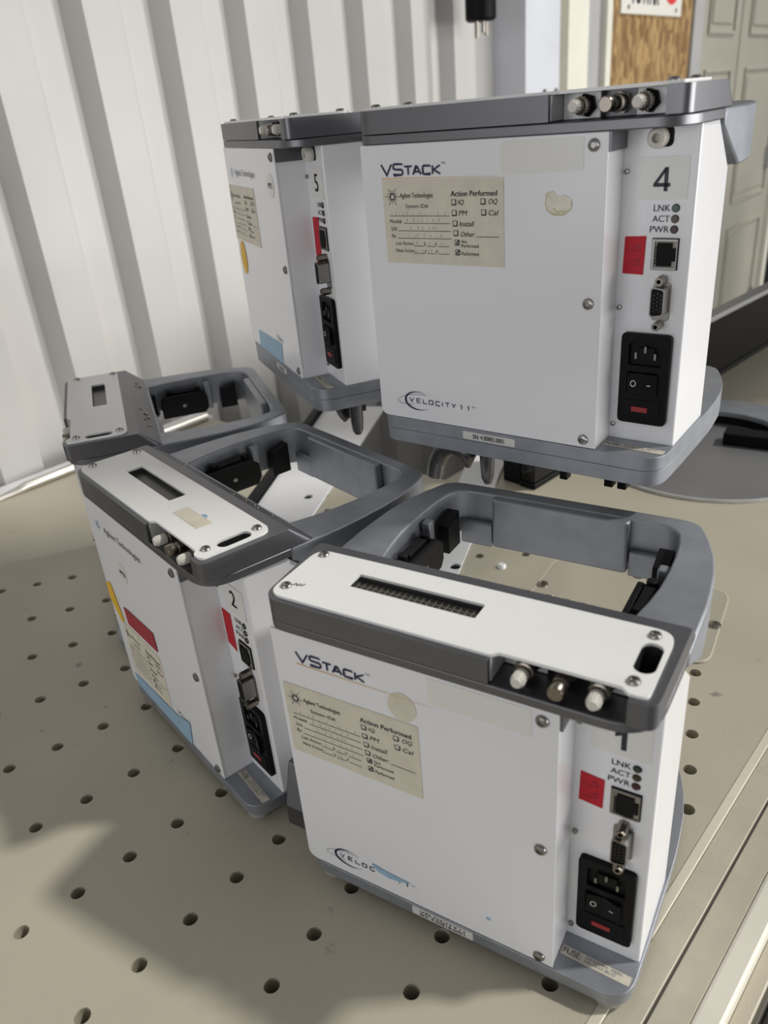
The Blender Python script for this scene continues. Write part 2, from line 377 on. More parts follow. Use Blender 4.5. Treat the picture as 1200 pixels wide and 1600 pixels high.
# ------------------------------------------------------------------ table
HUB = Vector((.1479, 1.1418))
TP = [(-1.27, -.55), (.169, -.55), (.906, 3.20), (.24, 3.20), (-.28, .845), (-1.005, .965)]
def edge_dist(p, poly):
    m = 9
    for i in range(len(poly)):
        a = Vector(poly[i - 1]); b = Vector(poly[i]); d = b - a; t = max(0, min(1, (Vector(p) - a).dot(d) / d.dot(d))); m = min(m, (a + d * t - Vector(p)).length)
    return m
INLAY = [(.012, .505), (.0165, .652), (.272, .652), (.275, .470), (.10, .452)]
holes = []
for m_ in range(-10, 10):
    for k_ in range(-4, 17):
        th = 4.2795 + .0854 * m_; r = .7001 + .0556 * k_
        p = (HUB.x + r * cos(th), HUB.y + r * sin(th))
        if m_ == 8 or (m_ <= -5 and k_ >= 5) or (m_ == -4 and k_ < 9) or (m_ == 9 and k_ != -3) or (m_ in (6, 7) and k_ < 0) or (m_ > 1 and k_ < -1): continue
        if not inside(p, TP) or edge_dist(p, TP) < .018 or p[1] < -.5: continue
        if inside(p, INLAY) or edge_dist(p, INLAY) < .012: continue
        holes.append(p)
tb = thing('work_table', 'large tan metal table drilled with rows of small round holes', 'table', (-.3, .4, FLOOR))
def T(P): return tuple(Vector(P) - Vector((-.3, .4, FLOOR)))
g = G(lambda x, y, z: T((x, y, z)))
g.prism(TP, -.09, 0, holes=[ell(x, y, .0072, n=16) for x, y in holes])
obj('tabletop', g.mesh('tabletop', M['table']), tb)
def railside(name, w0, w1, z0, z1, m, bev=.001, y0=-.55, y1=3.2):
    a = Vector((.169, -.55)); d = (Vector((.906, 3.20)) - a).normalized(); nn = Vector((d.y, -d.x)); ln = (Vector((.906, 3.20)) - a).length
    g = G(); q = [a + nn * w0, a + d * ln + nn * w0, a + d * ln + nn * w1, a + nn * w1]
    g.loft([T((p.x, p.y, z0)) for p in q], [T((p.x, p.y, z1)) for p in q]); return obj(name, g.mesh(name, M[m]), tb, bevel=bev)
railside('edge_bead', .0001, .0095, -.09, .0000, 'bead', .001)
railside('edge_rail', .0097, .034, -.09, -.0015, 'rail')
railside('rail_groove', .0340, .0362, -.09, -.004, 'groove', None)
railside('edge_rail', .0362, .0625, -.09, -.0015, 'rail')
railside('edge_trim', .0627, .083, -.09, .002, 'bright', .003)
railside('edge_ledge', .0832, .096, -.09, -.016, 'rail')
railside('edge_gutter', .0962, .099, -.09, -.024, 'groove', None)
railside('side_apron', .0992, .24, -.14, -.034, 'alu', .02)
# left rim: flat strip and rolled tube
g = G(); d = Vector((.185, .9827)); a = Vector((-1.085, .46))
q = [a - d * 1.2, a + d * .52, a + d * .52 + Vector((-.062, .012)), a - d * 1.2 + Vector((-.062, .012))]
g.loft([T((p.x, p.y, -.05)) for p in q], [T((p.x, p.y, .004)) for p in q]); obj('rim_strip', g.mesh('rim_strip', M['plate']), tb, bevel=.002)
g = G(); pts = [a - d * 1.1, a - d * .10, a - d * .03]; 
P = [T((p.x, p.y, .004)) for p in pts] + [T((*(a + d * .012), .007))] + [T((*(a + d * t), .010)) for t in (.03, .2, .5)]
g.tube(P, [.005, .005, .006, .009, .0105, .0105, .0105], 14); obj('rim_tube', g.mesh('rim_tube', M['chrome'], 50), tb)
bp = [(-1.1, -.45), (.12, -.45), (.85, 3.15), (.23, 3.15), (-.285, .86), (-.93, .88)]
g = G(); g.loft([T((x, y, FLOOR + .12)) for x, y in bp], [T((x, y, -.0905)) for x, y in bp]); obj('under_light_block', g.mesh('under_light_block', M['alu']), tb)  # solid block added under the table to keep light off the lower wall
for x, y in ((-1.0, -.35), (.05, -.35), (.45, 1.9), (.12, 1.9), (-.85, .8)):
    g = G(); g.box(*[v for c, w in zip(T((x, y, 0)), (.05, .05)) for v in (c - w, c + w)], 0.0, .1195); obj('leg', g.mesh('leg', M['alu']), tb, bevel=.004)
g = G()
pl = lambda a, b: T((a, b, .0006))
for cx, cy in ((.078, .802), (.112, .806)):
    g.stroke(pl, [(cx - .012, cy - .012), (cx - .008, cy + .008), (cx, cy + .012), (cx + .006, cy), (cx + .012, cy - .010)], .004)
obj('marker_scrawl', g.mesh('marker_scrawl', M['redink'], fix=False), tb)
g = G(); q = (HUB.x + .5888 * cos(4.2795 + .0854), HUB.y + .5888 * sin(4.2795 + .0854)); g.lathe(T((*q, -.012)), (0, 0, 1), [(.0068, 0), (.0068, .016), (.005, .0185)], 14)
obj('glint_plug', g.mesh('glint_plug', M['plate'], 40), tb)  # white plug put in for the glint at this hole

# clear cover plate let into the table top
ic = thing('cover_plate', 'thin rounded clear cover plate lying flat behind the front stacker', 'plate', (.145, .56, 0))
pts = fillet([(.014, .470), (.0165, .650), (.272, .650), (.275, .472), (.20, .452), (.09, .452)], [.03, .03, .028, .028, .05, .05], 7)
g = G(); g.prism([(x - .145, y - .56) for x, y in pts], .0003, .0032); 
acr = mat('clear_acrylic', (0.40, 0.37, 0.30), 0.22, spec=0.6, vary=.03, vscale=6); obj('acrylic_sheet', g.mesh('acrylic_sheet', acr), ic, bevel=.0012)
g = G(); q = [(x - .145, y - .56) for x, y in pts]; g.stroke(lambda a, b: (a, b, .0034), [(x * .993, y * .99) for x, y in q + q[:1]], .0016); obj('sheet_edge', g.mesh('sheet_edge', M['bead'], fix=False), ic)
for x, y in ((.024, .562), (.266, .557), (.145, .64)):
    g = G(); g.lathe((x - .145, y - .56, .0030), (0, 0, 1), [(.0085, 0), (.0080, .0022), (.005, .0030), (.004, .002)], 16); obj('cover_screw', g.mesh('cover_screw', M['brass'], 40), ic)

# robot base disc at the hub
dk = thing('base_disc', 'flat round dark grey disc with a raised rear rim, set in the tan table', 'disc', (HUB.x, HUB.y, 0))
pts = [q for q in ell(0, 0, .219, n=96)]; pts = [q if (q[0] * -.9705 + q[1] * .241) < .172 else None for q in pts]; pts = [q for q in pts if q]
g = G(); g.prism(pts, .0005, .0055); obj('disc_plate', g.mesh('disc_plate', M['disc'], 30), dk, bevel=.001)
def arc(r0, r1, a0, a1, z0, z1, n=40):
    o = [(r1 * cos(a0 + (a1 - a0) * i / n), r1 * sin(a0 + (a1 - a0) * i / n)) for i in range(n + 1)]; i_ = [(r0 * cos(a0 + (a1 - a0) * i / n), r0 * sin(a0 + (a1 - a0) * i / n)) for i in range(n + 1)][::-1]
    return o + i_, z0, z1
g = G(); g.prism(*arc(.146, .222, radians(5), radians(125), .0225, .034)); obj('raised_rim', g.mesh('raised_rim', M['castl'], 30), dk, bevel=.002)
g = G(); g.prism(*arc(.150, .212, radians(8), radians(122), .0058, .0224)); obj('rim_support', g.mesh('rim_support', M['dark'], 30), dk)
g = G(); g.prism(*arc(.2193, .2218, radians(-150), radians(125), .0004, .0062)); obj('disc_edge', g.mesh('disc_edge', M['alu'], 30), dk)
g = G(); g.box(.020, .135, .035, .075, .0058, .0300); obj('connector_block', g.mesh('connector_block', M['black']), dk, bevel=.002)

# long low smoked case behind
cs = thing('instrument_case', 'long low glossy black case standing on the table behind the upper stacker', 'case', (-.105, .866, 0), -math.atan2(.262, 1.056))
g = G(); g.box(-.03, 0, 0, 2.2, .012, .150); obj('smoked_side', g.mesh('smoked_side', M['glossblack']), cs, bevel=.002)
g = G(); g.box(-.032, .002, -.002, 2.202, .1502, .163); obj('top_frame', g.mesh('top_frame', M['trimg']), cs, bevel=.002)
g = G(); g.box(-.031, .003, -.003, 2.203, .0003, .0118); obj('bottom_seal', g.mesh('bottom_seal', M['black']), cs, bevel=.002)

g = G(); g.box(-.072, -.0325, .001, .26, .0004, .145); obj('end_block', g.mesh('end_block', M['black']), cs, bevel=.002)

# ------------------------------------------------------------------ stacker geometry (shared)
XC = .1475
half = [(.1560, .149), (.1550, .170), (.1525, .200), (.1470, .228), (.1395, .250), (.1320, .268)]
def outer_loop(y_front, ext=True):
    R_ = [(XC + .1560, y_front)] + [(XC + a, y) for a, y in half] + [(XC + .1265, .2775), (XC + .118, .2825), (XC + .107, .2838)]
    mid = [(XC + t, .2840) for t in (.08, .05, .02, 0, -.02, -.05, -.08)]
    L_ = [(2 * XC - x, y) for x, y in R_[::-1]]
    return R_ + mid + L_
def inner_loop(y_front):
    R_ = [(XC + .110, y_front), (XC + .1145, .140), (XC + .1175, .164), (XC + .1185, .190), (XC + .1180, .215), (XC + .1160, .238), (XC + .1125, .254), (XC + .106, .2635), (XC + .098, .267), (XC + .088, .2678)]
    mid = [(XC + t, .2680) for t in (.066, .044, .02, 0, -.02, -.044, -.066)]
    L_ = [(2 * XC - x, y) for x, y in R_[::-1]]
    return R_ + mid + L_
def slope(x, y): return .2495 if y >= .1295 else (.2890 if y <= .0824 else .2890 - (y - .0824) / (.0471) * .0395)
H = .3195
def m_base(g):
    fr = [(-.0010, .020), (.0045, .006), (.018, -.0015)]
    o = outer_loop(.115); i_ = inner_loop(.128)
    front = fillet([(-.0015, .06), (-.001, -.0015), (.3015, -.0015), (.3030, .06)], [0, .020, .024, 0], 8)
    g.prism([p for p in o] + [front[0]] + front[1:-1] + [front[-1]], .010, .023, holes=[i_])
def m_mount(g):
    o = outer_loop(.115); i_ = inner_loop(.128)
    front = fillet([(-.0015, .06), (-.001, -.0010), (.3015, -.0010), (.3030, .06)], [0, .020, .024, 0], 8)
    g.prism(o + front, -.0050, .0096, holes=[i_])
def m_ring(g):
    o = outer_loop(.0885); i_ = inner_loop(.1165); 
    g.ring(o, i_, slope, .2970)
    # thick tab on the inner back wall and the small lips in the corners
    g.prism(fillet([(XC - .068, .2675), (XC - .068, .2575), (XC + .068, .2575), (XC + .068, .2675)], [0, .006, .006, 0], 5), .243, .2966)
    for sx in (-1, 1):
        a, b = sorted((XC + sx * .069, XC + sx * .104)); g.box(a, b, .2600, .2672, .240, .2660)
        a, b = sorted((XC + sx * .1165, XC + sx * .1075)); g.box(a, b, .200, .2105, .246, .2900)
        a, b = sorted((XC + sx * .1165, XC + sx * .1085)); g.box(a, b, .1180, .1270, .250, .2880)
def cap_loop(notch):
    b = [(.3015, -.0015), (.3035, .0895), (-.0080, .0895), (-.0025, -.0015)]
    if not notch: return fillet(b, [.034, .003, .003, .018], 9)
    n_ = [(.1905, -.0015), (.1905, .0260), (.2235, .0260), (.2235, .036), (.2525, .036), (.2525, .0260), (.2834, .0260), (.2834, -.0015)]
    return fillet(n_ + b, [.0, .004, 0, 0, 0, 0, .004, .0] + [.034, .003, .003, .018], 7)
WIN = rrect(.0545, .1640, .0370, .0560, .0015, 2); SLOT = rrect(.2780, .2926, .0252, .0592, .0072, 7)
def m_cap_low(g): g.prism(cap_loop(False), .2887, .2970)
def m_cap_up(g):
    g.prism(cap_loop(True), .2976, .3172, holes=[[(x, y) for x, y in WIN], SLOT], low=lambda x, y: (x, y + .024 * max(0, (y - .08) / .0095)))
def m_cover(g):
    pts = fillet([(.0000, .0765), (.0005, .0030), (.1905, .0030), (.1955, .0078), (.2775, .0078), (.2830, .0030), (.2950, .0030), (.2962, .0765)], [.014, .014, .004, .004, .004, .004, .014, .014], 6)
    g.prism(pts, .3169, H, holes=[WIN, SLOT])
def m_body(g):
    o = fillet([(.0005, .0010), (.2404, .0010), (.2404, .0356), (.3008, .0356), (.3008, .125), (.0005, .125)], [.010, 0, 0, .0025, .003, .004], 5)
    o2 = [(x, (y if y < .08 else .0824)) for x, y in o]
    g.prism(o, .0231, .2495)
    g.loft([(x, y, .2495) for x, y in o], [(x, y, .2886) for x, y in o2])
def m_panel(g): g.prism(fillet([(.0, .0235), (.2410, .0235), (.2410, .2884), (.0, .2884)], [.010, .0005, .0005, .0005], 6), -.0006, .0016, 'xz')
def m_screw(g): g.lathe((0, 0, 0), (0, -1, 0), [(.0050, 0), (.0050, .0008), (.0042, .0022), (.0024, .0028), (.0022, .0018)], 16)
def m_cscrew(g): g.lathe((0, 0, 0), (0, 0, 1), [(.0046, 0), (.0046, .0006), (.0040, .0020), (.0024, .0026), (.0022, .0016)], 16)
def m_gripper(sx):
    def f(g):
        X = lambda d: XC + sx * d
        def bx(d0, d1, y0, y1, z0, z1):
            a, b = sorted((X(d0), X(d1))); g.box(a, b, y0, y1, z0, z1)
        bx(.1000, .1165, .138, .196, .252, .2775)
        bx(.1020, .1120, .150, .183, .2775, .2835)
        pts = [(.130, .246), (.196, .246), (.202, .254), (.202, .272), (.192, .280), (.134, .280), (.130, .272)]
        a, b = sorted((X(.0940), X(.1000))); g.prism(pts, a, b, 'yz')
        g.cyl((X(.107), .146, .2775), (X(.107), .146, .2860), .0050, n=14); g.cyl((X(.107), .189, .2775), (X(.107), .189, .2860), .0050, n=14)
    return f
def m_guide(sx, y0, y1):
    def f(g):
        a, b = sorted((XC + sx * .0985, XC + sx * .1125)); g.prism([(y0, .246), (y1, .246), (y1, .284), (y0 + .002, .276)], a, b, 'yz')
    return f
def m_gscrew(g): g.lathe((0, 0, 0), (1, 0, 0), [(.0030, 0), (.0030, .0012), (.0018, .0016)], 12)
def m_fit_nut(g): g.cyl((0, .0262, 0), (0, .0215, 0), .0088, n=6); g.cyl((0, .0215, 0), (0, .0165, 0), .0074, n=6)
def m_fit_body(g):
    g.lathe((0, .0175, 0), (0, -1, 0), [(.0046, 0), (.0046, .003), (.0066, .003), (.0066, .0072), (.0052, .0078), (.0050, .0095)], 24)
    for i in range(18):
        t = 2 * pi * i / 18; g.cyl((.0066 * cos(t), .0142, .0066 * sin(t)), (.0066 * cos(t), .0106, .0066 * sin(t)), .0006, n=5)
def m_fit_knob(g):
    g.lathe((0, .0085, 0), (0, -1, 0), [(.0042, 0), (.0046, .001), (.0046, .0110), (.0036, .0128)], 20)
    for i in range(14):
        t = 2 * pi * i / 14; g.cyl((.0046 * cos(t), .0072, .0046 * sin(t)), (.0046 * cos(t), -.0018, .0046 * sin(t)), .0005, n=5)
def m_bnc(g):
    g.cyl((0, .036, 0), (0, .030, 0), .0080, n=6); g.lathe((0, .030, 0), (0, -1, 0), [(.0046, 0), (.0046, .006), (.0068, .006), (.0068, .011), (.0050, .0115), (.0050, .018), (.0056, .0185), (.0056, .023), (.0050, .0235), (.0050, .026), (.0058, .0265), (.0058, .0330), (.0050, .034)], 24)
def m_rj(g):
    g.prism([(.2697, .1799), (.2903, .1799), (.2903, .2041), (.2697, .2041)], .0330, .0356, 'xz', holes=[[(.2716, .1814), (.2897, .1814), (.2897, .2026), (.2716, .2026)][::-1]])
def m_rj_rim(g):
    o = [(.2690, .1792), (.2910, .1792), (.2910, .2048), (.2690, .2048)]
    g.prism(o, .0344, .0357, 'xz', holes=[[(.2697, .1799), (.2903, .1799), (.2903, .2041), (.2697, .2041)]])
def m_rj_cav(g):
    g.prism([(.2738, .1826), (.2862, .1826), (.2862, .1868), (.2893, .1868), (.2893, .1972), (.2862, .1972), (.2862, .2014), (.2738, .2014)], .0322, .0350, 'xz')
    for i in range(8): g.box(.2722, .2746, .0319, .0326, .1844 + i * .0019, .1852 + i * .0019)
def m_rj_back(g): g.box(.2722, .2895, .0338, .0350, .1818, .2022)
def m_db_flange(g): g.prism(rrect(.2725, .2878, .1365, .1690, .003, 4), .0345, .0356, 'xz')
def m_db_shell(g):
    o = fillet([(.2745, .1420), (.2865, .1440), (.2865, .1660), (.2745, .1680)], .003, 4)
    i_ = fillet([(.2755, .1432), (.2855, .1449), (.2855, .1651), (.2755, .1668)], .0025, 4)
    g.prism(o, .0215, .0345, 'xz', holes=[i_])
def m_db_face(g):
    g.prism(fillet([(.2756, .1434), (.2854, .1450), (.2854, .1650), (.2756, .1666)], .002, 3), .0225, .0340, 'xz')
def m_db_pins(g):
    for r_ in range(3):
        for i in range(5): g.cyl((.2776 + r_ * .003, .0226, .1475 + i * .0033 + (r_ % 2) * .0015), (.2776 + r_ * .003, .0221, .1475 + i * .0033 + (r_ % 2) * .0015), .0005, n=6)
def m_jack(g):
    g.cyl((0, .0356, 0), (0, .0250, 0), .0042, n=6); g.lathe((0, .0250, 0), (0, -1, 0), [(.0036, 0), (.0034, .0014), (.0018, .0014), (.0016, -.002)], 14)
PX0, PX1, PZ0, PZ1 = .2490, .2933, .0419, .1252
IEC = fillet([(.2565, .0965), (.2860, .0965), (.2860, .1150), (.2810, .1195), (.2615, .1195), (.2565, .1150)], .0015, 3)
SWR = rrect(.2560, .2830, .0700, .0905, .001, 2)
def m_inlet(g):
    o = fillet([(PX0, PZ0), (PX1, PZ0), (PX1, PZ1), (PX0, PZ1)], .005, 4)
    g.prism(o, .0305, .0356, 'xz', holes=[IEC, SWR])
def m_inlet_core(g): g.box(.2545, .288, .0348, .0355, .048, .121); g.box(.2640, .2790, .0318, .0350, .1030, .1125)
def m_pins(g):
    for x, z in ((.2630, .1055), (.2712, .1112), (.2800, .1055)): g.box(x - .0009, x + .0009, .0302, .0350, z - .0028, z + .0028)
def m_rocker(g): g.prism([(.0330, .2570), (.0272, .2572), (.0302, .2705), (.0258, .2842), (.0330, .2842)], .0705, .0898, 'xy') if False else g.loft([(x, y, .0702) for y, x in ((.0345, .2570), (.0275, .2574), (.0300, .2705), (.0262, .2840), (.0345, .2840))], [(x, y, .0898) for y, x in ((.0345, .2570), (.0275, .2574), (.0300, .2705), (.0262, .2840), (.0345, .2840))])
def rockp(a, b):
    t = (a - .2574) / (.2705 - .2574) if a < .2705 else (a - .2705) / (.2840 - .2705)
    y = .0275 + t * .0025 if a < .2705 else .0300 - t * .0038
    return (a, y - .0003, b)
def m_rock_marks(g):
    g.stroke(rockp, [(.2628 + .0021 * cos(t * pi / 8), .0803 + .0027 * sin(t * pi / 8)) for t in range(17)], .0007)
    g.stroke(rockp, [(.2752, .0790), (.2763, .0800), (.2775, .0795), (.2786, .0803)], .0007)
def m_fuse_draw(g): g.prism(rrect(.2548, .2875, .0475, .0650, .001, 2), .0296, .0310, 'xz')
def m_fuse_win(g): g.box(.2622, .2768, .0290, .0297, .0537, .0583)
def m_led(g): g.lathe((0, .0356, 0), (0, -1, 0), [(.0033, 0), (.0033, .0006), (.0026, .0014)], 16)
FP = lambda a, b: (a, -.0013, b)                    # printing on the front panel
CP = lambda a, b: (a, .0352, b)                     # printing on the connector face
def m_led_text(g):
    for t, z in (('LNK', .2280), ('ACT', .2197), ('PWR', .2115)):
        w = {'LNK': .0135, 'ACT': .0140, 'PWR': .0155}[t]; g.text(CP, t, .2815 - w, z - .0024, w, .0050, bold=.012)
def m_gusset(g): g.box(.2411, .2432, .0005, .0350, .2740, .2884)
def m_post(g): g.lathe((0, .0356, 0), (0, -1, 0), [(.0022, 0), (.0022, .0022), (.0012, .0026)], 10)
def m_foot(g): g.lathe((0, 0, 0), (0, 0, 1), [(.0125, .0004), (.0130, .002), (.0125, .0098)], 20)
def m_grommet(g): g.lathe((0, .0356, 0), (0, -1, 0), [(.0078, 0), (.0080, .004), (.0074, .0090), (.0062, .0102), (.0036, .0098), (.0034, .002)], 22)
def m_grom_back(g): g.prism(rrect(.2620, .2800, .2735, .2884, .004, 4), .0349, .0353, 'xz')
def star(g, pl, cx, cy, r, w):
    for i in range(12):
        t = pi * i / 6; q = r if i % 2 == 0 else r * .72
        for k in range(3):
            u0, u1 = .36 + k * .22, .50 + k * .22; g.line(pl, cx + q * u0 * cos(t), cy + q * u0 * sin(t), cx + q * u1 * cos(t), cy + q * u1 * sin(t), w * (1 - .2 * k))
    g.stroke(pl, [(cx + r * .3 * cos(t * pi / 6), cy + r * .3 * sin(t * pi / 6)) for t in range(13)], w)
def m_print(g):
    """printing of the service form, in the form's own 0..1 frame set on x 0-.127, z 0-.0735"""
    A = lambda x: (x - 233) / 757 * .1270
    B = lambda y: (1185 - y) / 545 * .0735
    pl = lambda a, b: (a, -.0016, b)
    tx = lambda t, x0, x1, y0, y1, **k: g.text(pl, t, A(x0), B(y1), A(x1) - A(x0), B(y0) - B(y1), **k)
    ln = lambda x0, x1, y, w=.0005: g.line(pl, A(x0), B(y), A(x1), B(y), w)
    star(g, pl, A(298), B(745), .0085, .0010)
    tx('Agilent Technologies', 348, 563, 722, 763, bold=.006); tx('System ID#', 383, 530, 793, 826)
    ln(270, 665, 870); tx('Model#', 270, 350, 893, 920); ln(363, 667, 918); tx('S/N', 275, 313, 943, 968); ln(323, 670, 968)
    tx('By', 277, 305, 990, 1020); ln(315, 672, 1017)
    for t, x1, y in (('Last Action', 420, 1063), ('Next Action', 424, 1112)):
        tx(t, 300, x1, y - 24, y); ln(422, 490, y + 5); ln(508, 562, y + 5); ln(582, 655, y + 5)
        for x in (498, 571): g.line(pl, A(x - 4), B(y + 5), A(x + 4), B(y - 22), .0005)
    tx('Action Performed', 677, 953, 714, 748, bold=.03)
    for x, y in ((680, 768), (857, 765), (681, 835), (860, 832), (684, 900), (687, 962), (692, 1022), (694, 1086)):
        x0, x1, y0, y1 = A(x), A(x + 26), B(y + 32), B(y)
        g.line(pl, x0, y1, x1, y1, .0005); g.line(pl, x0, y0, x0, y1, .0005); g.line(pl, x0, y0, x1, y0, .0011); g.line(pl, x1, y0, x1, y1, .0011)
    for t, x0, x1, y0, y1 in (('IQ', 722, 755, 770, 804), ('OQ', 903, 955, 766, 803), ('PM', 725, 772, 836, 866), ('Cal', 903, 957, 834, 866), ('Install', 727, 812, 903, 935), ('Other:', 730, 818, 969, 1000)): tx(t, x0, x1, y0, y1, shear=.25, bold=.008)
    ln(828, 962, 1000)
    tx('Not', 733, 768, 1022, 1042, bold=.01); tx('Performed', 733, 838, 1048, 1070, bold=.01); tx('Performed', 733, 838, 1098, 1122, bold=.01)
    for y in (1038, 1102): g.stroke(pl, [(A(699), B(y)), (A(704), B(y + 8)), (A(714), B(y - 14))], .0012)
def m_scribble(g):
    r_ = random.Random(3); pl = lambda a, b: (a, -.00165, b)
    for z0, x0, x1 in ((.0435, .009, .070), (.0375, .026, .068), (.0305, .030, .058), (.0240, .026, .064), (.0170, .036, .066), (.0105, .034, .064)):
        x = x0
        while x < x1:
            h = r_.uniform(.0008, .0034); g.line(pl, x, z0, x + r_.uniform(-.001, .001), z0 + h, .00035); x += r_.uniform(.003, .008)
STROKE = {'V': [[(0, 1), (.5, 0), (1, 1)]], 'S': [[(1, .88), (.94, 1), (.1, 1), (0, .9), (0, .62), (.1, .52), (.9, .48), (1, .38), (1, .1), (.9, 0), (.06, 0), (0, .12)]],
          'T': [[(0, 1), (1, 1)], [(.5, 1), (.5, 0)]], 'A': [[(0, 0), (.46, 1), (.54, 1), (1, 0)], [(.18, .32), (.82, .32)]], 'C': [[(1, .85), (.92, 1), (.1, 1), (0, .9), (0, .1), (.1, 0), (.92, 0), (1, .15)]],
          'K': [[(0, 0), (0, 1)], [(1, 1), (.12, .5), (1, 0)]], 'E': [[(1, 1), (0, 1), (0, 0), (1, 0)], [(0, .5), (.85, .5)]], 'L': [[(0, 1), (0, 0), (1, 0)]],
          'O': [[(.1, 0), (0, .1), (0, .9), (.1, 1), (.9, 1), (1, .9), (1, .1), (.9, 0), (.1, 0)]], 'I': [[(.5, 0), (.5, 1)]], 'Y': [[(0, 1), (.5, .45), (1, 1)], [(.5, .45), (.5, 0)]]}
def stroked(g, pl, t, x, z, w, h, wt):
    for st in STROKE[t]: g.stroke(pl, [(x + a * w, z + b * h) for a, b in st], wt)
def m_vstack(g):
    y = .2626
    for t, x, w, h in (('V', .0232, .0116, .0092), ('S', .0368, .0100, .0092), ('T', .0490, .0082, .0070), ('A', .0582, .0086, .0070), ('C', .0690, .0080, .0070), ('K', .0794, .0078, .0070)): stroked(g, FP, t, x, y, w, h, .0016)
    g.text(FP, 'TM', .0885, y + .0078, .0042, .0018)
def m_vline(g): g.poly(FP, [(.0225, .2594), (.1450, .2592), (.1450, .2594), (.0225, .2602)])
def m_vlogo(full):
    def f(g):
        cx, cy = .0490, .0445
        a = [radians(62 + i * (250 - 0) / 30) for i in range(31)]
        g.stroke(FP, [(cx + .0165 * cos(t), cy + .0098 * sin(t)) for t in a], [.0002 + .0020 * max(0, sin((i / 30) * pi)) ** 1.5 for i in range(31)])
        b = [radians(40 + i * 230 / 30) for i in range(31)]
        g.stroke(FP, [(cx - .006 + .0205 * cos(t) , cy + .0012 + .0052 * sin(t) + .16 * .0205 * cos(t)) for t in b], .00035)
        X = dict(V=.0378, E=.0466, L=.0545, O=.0618, C=.0700, I=.0775, T=.0815, Y=.0890)
        for t, x in X.items():
            if not full and t in 'ITY': continue
            stroked(g, FP, t, x, .0426, .0008 if t == 'I' else .0046, .0044, .0008)
        for x in (.1005, .1085): g.stroke(FP, [(x - .0016, .0462), (x, .0472), (x, .0424)], .0009)
        g.text(FP, 'TM', .1120, .0458, .0040, .0015)
    return f
def m_agilent(g): g.text(FP, 'Agilent Technologies', .0480, .2530, .0985, .0100, bold=.008)
def m_agstar(g): star(g, FP, .0300, .2585, .0098, .0012)
def m_small_vs(g): g.text(FP, 'VStack', .1440, .0545, .0290, .0070, shear=.2)
def rot(pts, c, a): return [(c[0] + (x - c[0]) * cos(a) - (y - c[1]) * sin(a), c[1] + (x - c[0]) * sin(a) + (y - c[1]) * cos(a)) for x, y in pts]
def slab(pts, y0, y1):
    return lambda g: g.prism(pts, y0, y1, 'xz')

